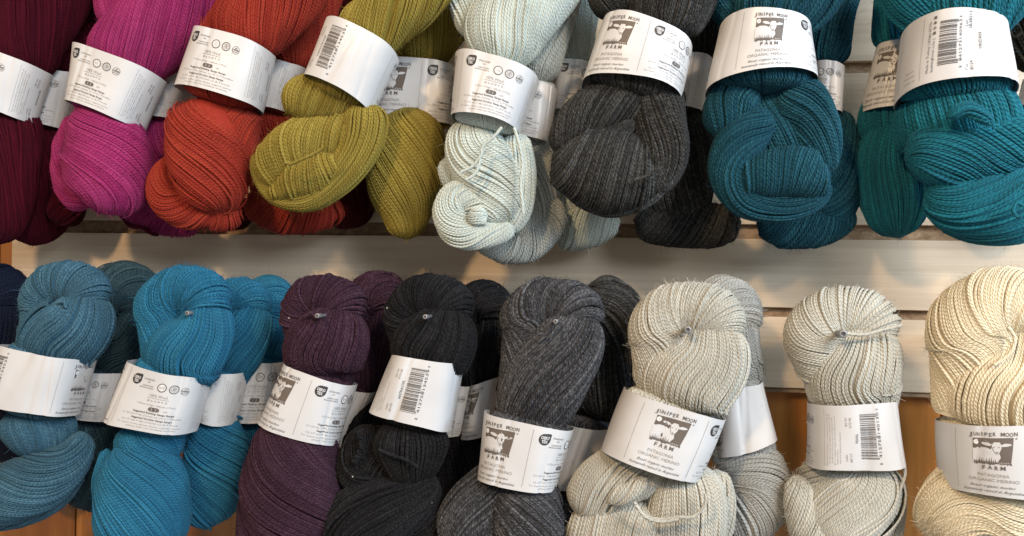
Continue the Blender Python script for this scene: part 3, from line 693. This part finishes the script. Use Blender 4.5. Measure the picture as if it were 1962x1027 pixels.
skein('t', 'olive green skein in front, its tilted white band turned to the bar code', 'olive', 245, [
  ([(880,-150,60),(800,-30,68),(730,40,60),(672,100,62)], [38, 30]),
  ([(712,200,30),(690,235,36),(630,262,48),(575,285,58),(535,325,50),(515,365,24)], [25, 55, 60, 60]),
  ([(520,378,12),(562,352,30),(610,332,34),(650,300,22)], 72, {'dh': 16}),
  ([(700,195,44),(690,270,40),(650,335,34),(590,380,26),(530,372,20),(500,330,18),(496,290,14)], [0, 0, 8], {'dh': 4}),
  ([(705,170,45),(640,185,50),(585,195,46),(548,215,30)], 50, {'dh': 6}),
], [(((630,50),(762,110),(712,219),(588,158)), dict(b=62, arch=14, cx=395, seed=3, code=dict(nm='CAMOUFLAGE', dye='010A14', colr='#0146', seed=5)))],
  strings=[([(545,312),(556,314),(575,306),(600,296),(622,280)], 78)], rs=3.3)
skein('t', 'brownish olive skein ending in a smooth oval tail, behind the front olive one', 'olive', 115, [
  ([(905,-120,56),(850,10,64),(810,90,56),(790,130,50)], 28),
  ([(730,-80,50),(745,10,45),(760,80,36)], -10),
  ([(788,205,42),(786,255,68),(780,320,75),(776,375,66),(778,420,40),(780,458,26)], [44, 44, 30, 5], {'dh': 42}),
], [(((735,118),(874,128),(868,242),(714,234)), dict(b=52, cx=100))])
skein('t', 'pale mint skein in front, a strand tied across its knotted tail', 'mint', 235, [
  ([(885,-60,40),(905,20,42),(905,75,26)], 10, {'dh': -25}),
  ([(1110,-150,70),(1035,-30,80),(975,50,78),(940,130,72)], [34, 25]),
  ([(858,300,12),(862,320,26),(878,350,28),(900,390,20)], -20, {'dh': -12}),
  ([(985,255,26),(992,330,34),(985,400,34),(960,445,22)], 5, {'dh': -8}),
  ([(925,230,56),(915,290,62),(945,360,60),(970,430,40)], [30, 38, 38]),
  ([(955,425,20),(930,385,28),(880,375,30),(862,410,32),(890,445,32),(950,448,22),(985,435,12)], [25, 35, 20], {'dh': 14}),
  ([(905,400,14),(915,412,20),(930,430,14)], 50, {'dh': 30}),
], [(((876,113),(1032,155),(995,256),(866,232)), dict(b=66, arch=10, cx=185))],
  strings=[([(883,330),(905,318),(922,298),(925,280),(950,258),(962,244)], 66), ([(893,345),(910,332),(922,305)], 68), ([(985,245),(1000,300),(998,360),(1003,410)], 50)], rs=3.2)
skein('t', 'pale grey green skein hanging lowest in the upper row, beside the mint one', 'silver', 150, [
  ([(1100,-120,52),(1062,10,50),(1040,100,42),(1035,160,36)], -16),
  ([(1022,255,38),(1022,330,50),(1010,410,52),(975,460,38)], 34),
  ([(915,455,22),(960,476,24),(1010,470,30),(1052,430,28),(1062,380,14)], 55, {'dh': 8}),
], [(((998,158),(1067,172),(1052,276),(990,262)), dict(b=46, cx=240))])
skein('t', 'bluish pale skein behind the mint pair, its tail folded out to the right', 'mint', 90, [
  ([(1140,-120,48),(1105,10,44),(1098,90,38),(1095,130,32)], 12),
  ([(1095,210,34),(1085,300,40),(1080,370,46),(1085,430,46)], 24),
  ([(1055,450,34),(1110,435,44),(1160,425,36),(1188,420,16)], 62, {'dh': 6}),
], [(((1064,122),(1131,125),(1112,222),(1056,214)), dict(b=44, cx=160))])
skein('t', 'charcoal heathered skein in front, with a big rounded knot', 'charcoal', 245, [
  ([(1170,-120,50),(1185,-20,60),(1195,40,50)], 20, {'dh': -20}),
  ([(1330,-140,70),(1300,-20,80),(1268,40,72),(1255,80,60)], [10, 25]),
  ([(1245,165,50),(1175,200,56),(1120,232,50),(1085,262,34),(1062,290,14)], [24, 34, 40], {'dh': 4, 'coil': False}),
  ([(1262,150,52),(1262,215,52),(1265,300,52),(1235,372,30)], [24, 16, 4], {'dh': 6}),
  ([(1058,295,24),(1100,315,62),(1165,324,80),(1225,328,66),(1262,322,30)], [70, 80, 80], {'dh': 14}),
  ([(1215,232,10),(1190,250,16),(1150,260,12),(1110,266,6)], 15, {'dh': 24}),
  ([(1075,345,12),(1120,380,18),(1175,396,20),(1240,375,20),(1285,330,14)], 5, {'dh': 6}),
], [(((1156,46),(1324,102),(1306,196),(1113,166)), dict(b=68, arch=16, cx=118))],
  strings=[([(1215,345),(1245,335),(1270,320)], 66)], rs=3.2)
skein('t', 'charcoal skein behind, showing only a blank bit of white band', 'charcoal', 110, [
  ([(1395,-120,52),(1365,0,44),(1345,90,40),(1330,140,30)], 14),
  ([(1335,205,40),(1325,290,52),(1300,370,64),(1285,440,52)], [24, 30]),
  ([(1215,420,36),(1290,428,44),(1370,430,42),(1418,420,24)], 60, {'dh': 5}),
], [(((1300,108),(1366,119),(1344,218),(1290,210)), dict(b=48, kind='blank', cx=60))])
skein('t', 'petrol blue skein in front, its band showing the sheep picture full on', 'teal', 245, [
  ([(1400,-100,50),(1405,0,48),(1420,50,34)], 20, {'dh': -30}),
  ([(1590,-150,74),(1540,-30,80),(1490,20,76),(1465,80,74)], [34, 24]),
  ([(1455,170,60),(1410,190,50),(1385,235,40),(1372,265,14)], 30, {'dh': -4}),
  ([(1470,170,60),(1490,240,66),(1500,310,60),(1500,350,40)], 20, {'dh': -22}),
  ([(1500,165,60),(1550,220,48),(1572,280,36),(1582,335,20)], [25, 12], {'dh': 2}),
  ([(1480,215,24),(1425,265,44),(1400,330,42),(1430,385,34),(1500,395,28),(1560,375,24),(1585,345,14)], [-30, -12, 0], {'dh': 8}),
  ([(1410,358,20),(1455,340,46),(1515,330,54),(1565,335,46),(1588,330,24)], [70, 78, 76], {'dh': 14}),
], [(((1377,56),(1553,66),(1564,160),(1352,180)), dict(b=68, arch=16, cx=62, n=2.3))], rs=3.4)
skein('t', 'dark petrol skein hanging behind the sheep label one, to its right', 'teal', 120, [
  ([(1630,-110,44),(1598,0,44),(1590,80,38),(1588,130,28)], -14),
  ([(1590,210,36),(1603,300,42),(1595,380,50),(1560,430,40)], [-20, -35]),
  ([(1450,425,22),(1510,438,36),(1580,430,40),(1635,400,26)], 55, {'dh': 5}),
], [(((1552,124),(1615,133),(1610,222),(1556,214)), dict(b=44, cx=232))])
skein('t', 'blue green skein with a sheep picture half turned away, behind the widest one', 'viridian', 120, [
  ([(1740,-120,42),(1722,-10,42),(1710,60,36),(1708,100,30)], 10),
  ([(1712,195,52),(1706,235,56),(1702,290,52)], 10, {'caps': (0, 1)}),
  ([(1712,235,34),(1700,310,58),(1710,380,62),(1722,455,40)], [10, -12], {'dh': 20}),
], [(((1680,88),(1800,84),(1790,208),(1649,216)), dict(b=50, cx=103, n=2.2))], rs=3.3)
skein('t', 'widest blue green skein at the right, its band printed sideways with a bar code', 'viridian', 250, [
  ([(1745,-110,62),(1755,-20,66),(1775,40,48),(1790,80,30)], 22, {'dh': -12}),
  ([(1935,-150,76),(1895,-40,90),(1855,20,86),(1830,90,92)], [34, 24]),
  ([(1828,190,100),(1832,230,108),(1838,275,104),(1840,320,90)], [14, 4], {'dh': -12, 'caps': (0, 1)}),
  ([(1815,225,8),(1850,208,14),(1885,225,12),(1900,240,6)], 12, {'dh': 70, 'th': 1.0}),
  ([(1735,310,40),(1790,295,62),(1860,280,72),(1930,280,64),(1985,290,50)], [-30, -38, -20], {'dh': 8}),
  ([(1775,360,30),(1830,385,58),(1900,388,70),(1960,375,66),(2010,360,40)], [35, 20, 10], {'dh': 0}),
  ([(1800,420,20),(1870,440,26),(1950,430,36),(2000,400,30)], 10, {'dh': -12}),
], [(((1728,64),(1923,72),(1941,184),(1716,197)), dict(b=74, arch=18, kind='viridan', cx=88, n=2.3))],
  strings=[([(1960,395),(1948,388),(1940,402),(1950,415),(1962,410)], 60)], rs=3.9, loose=1.2)
skein('t', 'black brown skein barely showing at the right edge, with a looping strand', 'browngrey', 110, [
  ([(1995,-120,40),(1985,0,42),(1980,80,36),(1985,140,30)], 20),
  ([(2000,205,50),(1998,280,52),(1990,360,50),(1985,420,30)], -20),
], [(((1965,150),(2050,150),(2050,215),(1948,205)), dict(b=40, kind='blank', cx=100))],
  strings=[([(1952,50),(1938,47),(1936,62),(1945,72),(1958,62)], 30)])

# ================================================================== LOWER ROW, left to right
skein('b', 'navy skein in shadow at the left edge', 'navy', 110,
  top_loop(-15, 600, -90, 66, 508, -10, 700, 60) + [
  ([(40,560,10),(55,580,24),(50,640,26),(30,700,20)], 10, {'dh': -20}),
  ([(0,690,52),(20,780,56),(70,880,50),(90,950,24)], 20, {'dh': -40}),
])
skein('b', 'dusty denim blue skein with a band turned to its blank side', 'denim', 240,
  top_loop(127, 582, 40, 223, 503, 98, 672, 68, a1=(30, 70, 84, 84), a2=12) + [
  ([(70,775,66),(72,830,66),(62,880,44)], [20, 30], {'dh': -4}),
  ([(165,830,20),(135,880,38),(80,920,56),(20,945,56),(-40,960,40)], [-15, -38, -30], {'dh': 6}),
  ([(150,900,20),(100,955,28),(30,985,26),(-40,1000,20)], 14, {'dh': -16}),
], [(((20,660),(170,690),(140,797),(-14,768)), dict(b=66, arch=8, cx=-84, seed=9, n=2.9))],
  strings=[([(110,580),(122,578),(127,590)], 50)])
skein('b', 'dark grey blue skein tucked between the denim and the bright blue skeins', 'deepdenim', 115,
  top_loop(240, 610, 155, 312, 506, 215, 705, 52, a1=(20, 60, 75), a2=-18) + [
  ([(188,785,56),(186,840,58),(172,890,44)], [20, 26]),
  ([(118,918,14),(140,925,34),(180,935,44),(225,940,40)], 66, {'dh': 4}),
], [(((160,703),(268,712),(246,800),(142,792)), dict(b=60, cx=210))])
skein('b', 'bright blue skein in front, the leftmost of the three bright blues', 'blue', 250,
  top_loop(360, 598, 258, 448, 511, 345, 694, 78, a1=(8, 25, 70, 84), a2=16) + [
  ([(290,800,76),(300,850,66),(330,890,30)], 28, {'dh': -6}),
  ([(250,835,34),(266,885,72),(277,950,88),(276,1020,86),(272,1070,60)], [46, 42, 30], {'dh': 8}),
  ([(205,860,10),(202,930,22),(225,1000,24),(275,1030,16)], 6, {'dh': -2}),
], [(((263,688),(398,723),(369,829),(216,799)), dict(b=64, arch=4, cx=170, n=2.8))], rs=3.3)
skein('b', 'bright blue skein in the middle of the three bright blues', 'blue', 155,
  top_loop(462, 600, 395, 522, 533, 442, 700, 42, a1=(10, 50, 80), a2=-10) + [
  ([(420,785,40),(415,850,58),(408,920,60),(400,980,46),(400,1012,22)], [60, 62, 30]),
], [(((385,712),(472,712),(450,812),(384,796)), dict(b=48, cx=250, code=dict(nm='BLUE', seed=8)))])
skein('b', 'bright blue skein furthest back, next to the purple skein', 'blue', 85,
  top_loop(515, 610, 468, 562, 528, 505, 686, 38, a1=(10, 45, 75), a2=10) + [
  ([(500,795,44),(495,850,44),(485,910,30)], 14),
], [(((476,690),(562,690),(534,803),(466,800)), dict(b=56, cx=195))])
skein('b', 'aubergine purple skein in front with the sheep label', 'aubergine', 240,
  top_loop(606, 607, 539, 714, 528, 622, 700, 62, a1=(30, 65, 82, 84), a2=10) + [
  ([(574,784,34),(574,826,72),(562,900,90),(565,980,92),(580,1070,70)], [48, 54, 54, 50], {'dh': 14, 'coil': False}),
  ([(500,925,16),(500,965,44),(515,1020,62),(520,1080,50)], [12, 4], {'dh': 20}),
], [(((553,694),(680,738),(647,852),(503,806)), dict(b=62, arch=6, cx=112))],
  strings=[([(583,608),(596,600),(606,612)], 52), (waves([(462,960),(458,985),(475,1015)], 7, 7, 8), 40)], rs=3.5)
skein('b', 'aubergine purple skein behind with a blank white band', 'aubergine', 120,
  top_loop(722, 605, 662, 785, 521, 705, 735, 46, a1=(10, 45, 75), a2=12) + [
  ([(680,845,40),(670,900,44),(665,960,30)], 14),
], [(((660,740),(727,748),(672,852),(625,842)), dict(b=46, kind='blank', cx=120))])
skein('b', 'black skein in front, its band turned to a bar code', 'black', 240,
  top_loop(814, 608, 737, 925, 527, 830, 688, 66, a1=(30, 65, 82, 84), a2=12) + [
  ([(785,795,66),(788,850,74),(795,900,52),(805,935,24)], [10, -8, -20], {'dh': 4}),
  ([(715,815,20),(700,850,34),(690,895,44),(720,940,40)], [30, 45], {'dh': -4}),
  ([(838,918,16),(805,945,40),(750,975,66),(690,1010,74),(640,1060,60)], [-6, 4, 8], {'dh': 10}),
  ([(840,960,20),(810,1010,40),(770,1050,40)], -20, {'dh': -10}),
  ([(760,830,60),(730,880,66),(720,960,70)], -20, {'dh': -24}),
  ([(720,770,50),(712,830,56),(700,920,56)], 10, {'dh': -110}),
], [(((756,680),(887,699),(864,826),(712,786)), dict(b=64, arch=8, cx=362, seed=4, wr=1.8, code=dict(seed=21)))],
  strings=[([(725,862),(750,872),(775,880),(800,895)], 58), (waves([(690,822),(694,860),(680,890)], 7, 7, 5), 34)], rs=3.5)
skein('b', 'black skein behind, filling the gap before the mid grey skein', 'black', 120,
  top_loop(925, 620, 868, 988, 538, 915, 725, 50, a1=(10, 45, 75), a2=12) + [
  ([(905,810,50),(895,880,54),(880,950,60),(870,1040,60)], 30),
  ([(790,960,40),(840,1010,50),(850,1060,50)], 30, {'dh': -50}),
], [(((905,735),(965,716),(940,828),(885,836)), dict(b=48, cx=95)), (((862,730),(915,736),(895,828),(850,830)), dict(b=44, cx=235, dh=-8))])
skein('b', 'mid grey heathered skein in front with sheep picture and small print', 'grey', 250,
  top_loop(1060, 620, 955, 1166, 535, 1018, 790, 70, a1=(12, 30, 60, 80), a2=-12) + [
  ([(975,900,40),(940,945,58),(905,995,62),(880,1060,56)], [-10, -20]),
  ([(1000,902,36),(1012,945,62),(1012,1000,68),(1010,1070,70)], [50, 46, 36], {'dh': 16}),
], [(((931,786),(1099,822),(1066,938),(917,912)), dict(b=66, arch=6, cx=105))],
  strings=[([(1030,640),(1046,640),(1056,626),(1064,616)], 62)], rs=3.5)
skein('b', 'dark grey skein between the mid grey skein and the pale oat skein', 'grey', 135, [
  ([(1130,545,34),(1180,590,44),(1190,660,42),(1165,730,46),(1140,800,42)], 26, {'wool': 'charcoal'}),
  ([(1125,925,44),(1110,980,46),(1090,1050,44)], 20),
], [(((1085,808),(1180,817),(1140,933),(1050,925)), dict(b=46, kind='blank', cx=-40))])
skein('b', 'brown black skein deep behind the mid grey skein', 'browngrey', 65,
  top_loop(1160, 630, 1095, 1222, 542, 1160, 720, 50, a1=(10, 45, 75), a2=12) + [
  ([(1160,700,50),(1150,800,46),(1130,900,40)], 14),
])
skein('b', 'pale oat skein in front, the sheep picture full on its band', 'oat', 250,
  top_loop(1322, 642, 1207, 1438, 542, 1300, 742, 92, a1=(8, 35, 78, 84), a2=14) + [
  ([(1275,880,56),(1210,900,58),(1150,935,56),(1105,985,36)], [10, 20, 24], {'dh': 4}),
  ([(1320,885,56),(1318,950,72),(1310,1010,74),(1300,1080,60)], [8, 0], {'dh': 2}),
  ([(1085,1020,30),(1140,1020,56),(1210,1020,64),(1270,1030,50),(1310,1040,20)], [70, 82], {'dh': 6}),
  ([(1200,900,60),(1200,1000,80),(1200,1080,70)], 0, {'dh': -45}),
  ([(1370,900,22),(1378,960,30),(1370,1040,36)], -16, {'dh': -20}),
  ([(1165,962,8),(1190,950,16),(1215,938,16),(1240,915,10)], 30, {'dh': 40}),
], [(((1195,742),(1390,802),(1340,919),(1152,858)), dict(b=72, arch=4, cx=58, n=2.4))],
  strings=[([(1215,962),(1232,985),(1265,996),(1300,990),(1330,990),(1350,965),(1352,945)], 76), ([(1218,968),(1236,990),(1270,1000),(1300,994)], 82)], rs=3.3)
skein('b', 'grey oat skein behind with a blank folded band and round tail', 'oatgrey', 140,
  top_loop(1392, 625, 1308, 1459, 530, 1422, 716, 44, a1=(10, 45, 75), a2=14) + [
  ([(1425,830,44),(1435,870,52),(1450,910,30)], [10, -20]),
  ([(1360,860,20),(1420,880,52),(1455,930,58),(1440,985,52),(1400,1030,30)], [45, 52, 60], {'dh': 6}),
  ([(1370,1000,20),(1420,1015,28),(1460,1050,30)], 40, {'dh': 2}),
], [(((1370,742),(1460,728),(1487,838),(1372,872)), dict(b=50, cx=437, wr=1.6))], rs=3.4)
skein('b', 'pearl white skein hanging alone, with a bar code on its band', 'pearl', 190,
  top_loop(1620, 648, 1502, 1729, 551, 1640, 752, 86, a1=(48, 62, 80, 84), a2=10) + [
  ([(1590,880,40),(1580,920,46),(1560,960,30)], [-40, -50], {'dh': -8}),
  ([(1522,912,16),(1535,950,34),(1560,1000,54),(1590,1060,50)], [-30, -46, -50], {'dh': 4}),
  ([(1655,880,72),(1650,930,80),(1610,990,76),(1570,1050,60)], [-12, -24], {'dh': 6}),
  ([(1722,915,14),(1705,970,28),(1680,1050,44)], -6, {'dh': -14}),
], [(((1549,772),(1712,765),(1730,889),(1546,890)), dict(b=62, arch=4, cx=355, n=2.8, seed=2, code=dict(nm='PEARL', dye='010140', colr='#0117', dig='8 412758140130', seed=33)))],
  strings=[([(1730,880),(1733,910),(1722,950),(1716,985)], 30), ([(1620,640),(1660,640),(1700,630),(1728,622)], 58)], rs=3.3)
skein('b', 'cream skein at the right edge, largest in the lower row', 'cream', 240,
  top_loop(1930, 650, 1780, 2075, 512, 1925, 785, 120, a1=(30, 45, 66, 80), a2=12, start=(1838, 800, 46)) + [
  ([(1960,925,110),(1900,960,116),(1850,990,96),(1830,1060,80)], [-40, -52, -30]),
  ([(1985,930,60),(1990,1000,70),(1980,1080,60)], 14, {'dh': 6}),
], [(((1797,806),(2075,796),(2070,944),(1801,926)), dict(b=82, arch=4, cx=125, n=2.4))],
  strings=[([(1905,700),(1935,675),(1945,650),(1930,625)], 60)], rs=3.2)

# ------------------------------------------------------------------ pegs that carry the lower row
M_clear = flat_mat('dark_peg_end', (0.06, 0.06, 0.06), rough=0.4, metal=0.2)
M_wire = flat_mat('zinc_wire', (0.26, 0.25, 0.24), rough=0.5, metal=0.3)
def peg(px, py, h, label, rad=5.0):
    root = empty('display_peg', None, label, 'display peg', 'display pegs carrying the lower row')
    tip = P(px, py, h)[0]; n = 16; an = np.linspace(0, 2*math.pi, n, endpoint=False)
    rows = []; ys = [(-tip[1], rad*0.55), (-tip[1], rad*0.95), (-tip[1]-1.2, rad), (-tip[1]-14, rad), (-tip[1]-16, rad*0.7), (0, rad*0.7)]
    drop = [0, 0, 0, 0.6, 0.8, 7]
    for (yy, rr), d in zip(ys, drop): rows.append([(tip[0]+rr*math.cos(a), -yy, tip[2]+rr*math.sin(a)-d) for a in an])
    V = np.array(rows).reshape(-1, 3); i = np.arange(len(ys)*n).reshape(len(ys), n)
    f = np.stack([i[:-1], np.roll(i, -1, 1)[:-1], np.roll(i, -1, 1)[1:], i[1:]], -1).reshape(-1, 4)
    mesh_obj('peg_rod', V, f, M_wire, root)
    v = [tuple(q) for q in rows[0]]+[(tip[0], tip[1]+1.5, tip[2])]
    mesh_obj('peg_tip', v, [(k, (k+1) % n, n) for k in range(n)], M_clear, root)
    v, f = box(tip[0]-9, tip[0]+9, -FACE-3, -FACE+0.5, tip[2]-26, tip[2]+2, 0.8); mesh_obj('peg_plate', v, f, M_wire, root, smooth=False)
for px, py, h, lab, rad in ((607, 605, 318, 'round peg tip in the eye of the front aubergine skein', 3.8), (814, 607, 318, 'round peg tip in the eye of the front black skein', 3.8),
        (1064, 616, 322, 'small peg tip in the eye of the mid grey skein', 3.6), (1318, 632, 318, 'peg end sticking up out of the eye of the pale oat skein', 5.5),
        (1616, 640, 262, 'peg end with a slotted tip in the eye of the pearl skein', 6.5), (358, 600, 300, 'peg hidden deep in the eye of the front bright blue skein', 3.6),
        (1918, 655, 280, 'dark peg inside the eye of the cream skein', 5.0)):
    peg(px, py, h, lab, rad)
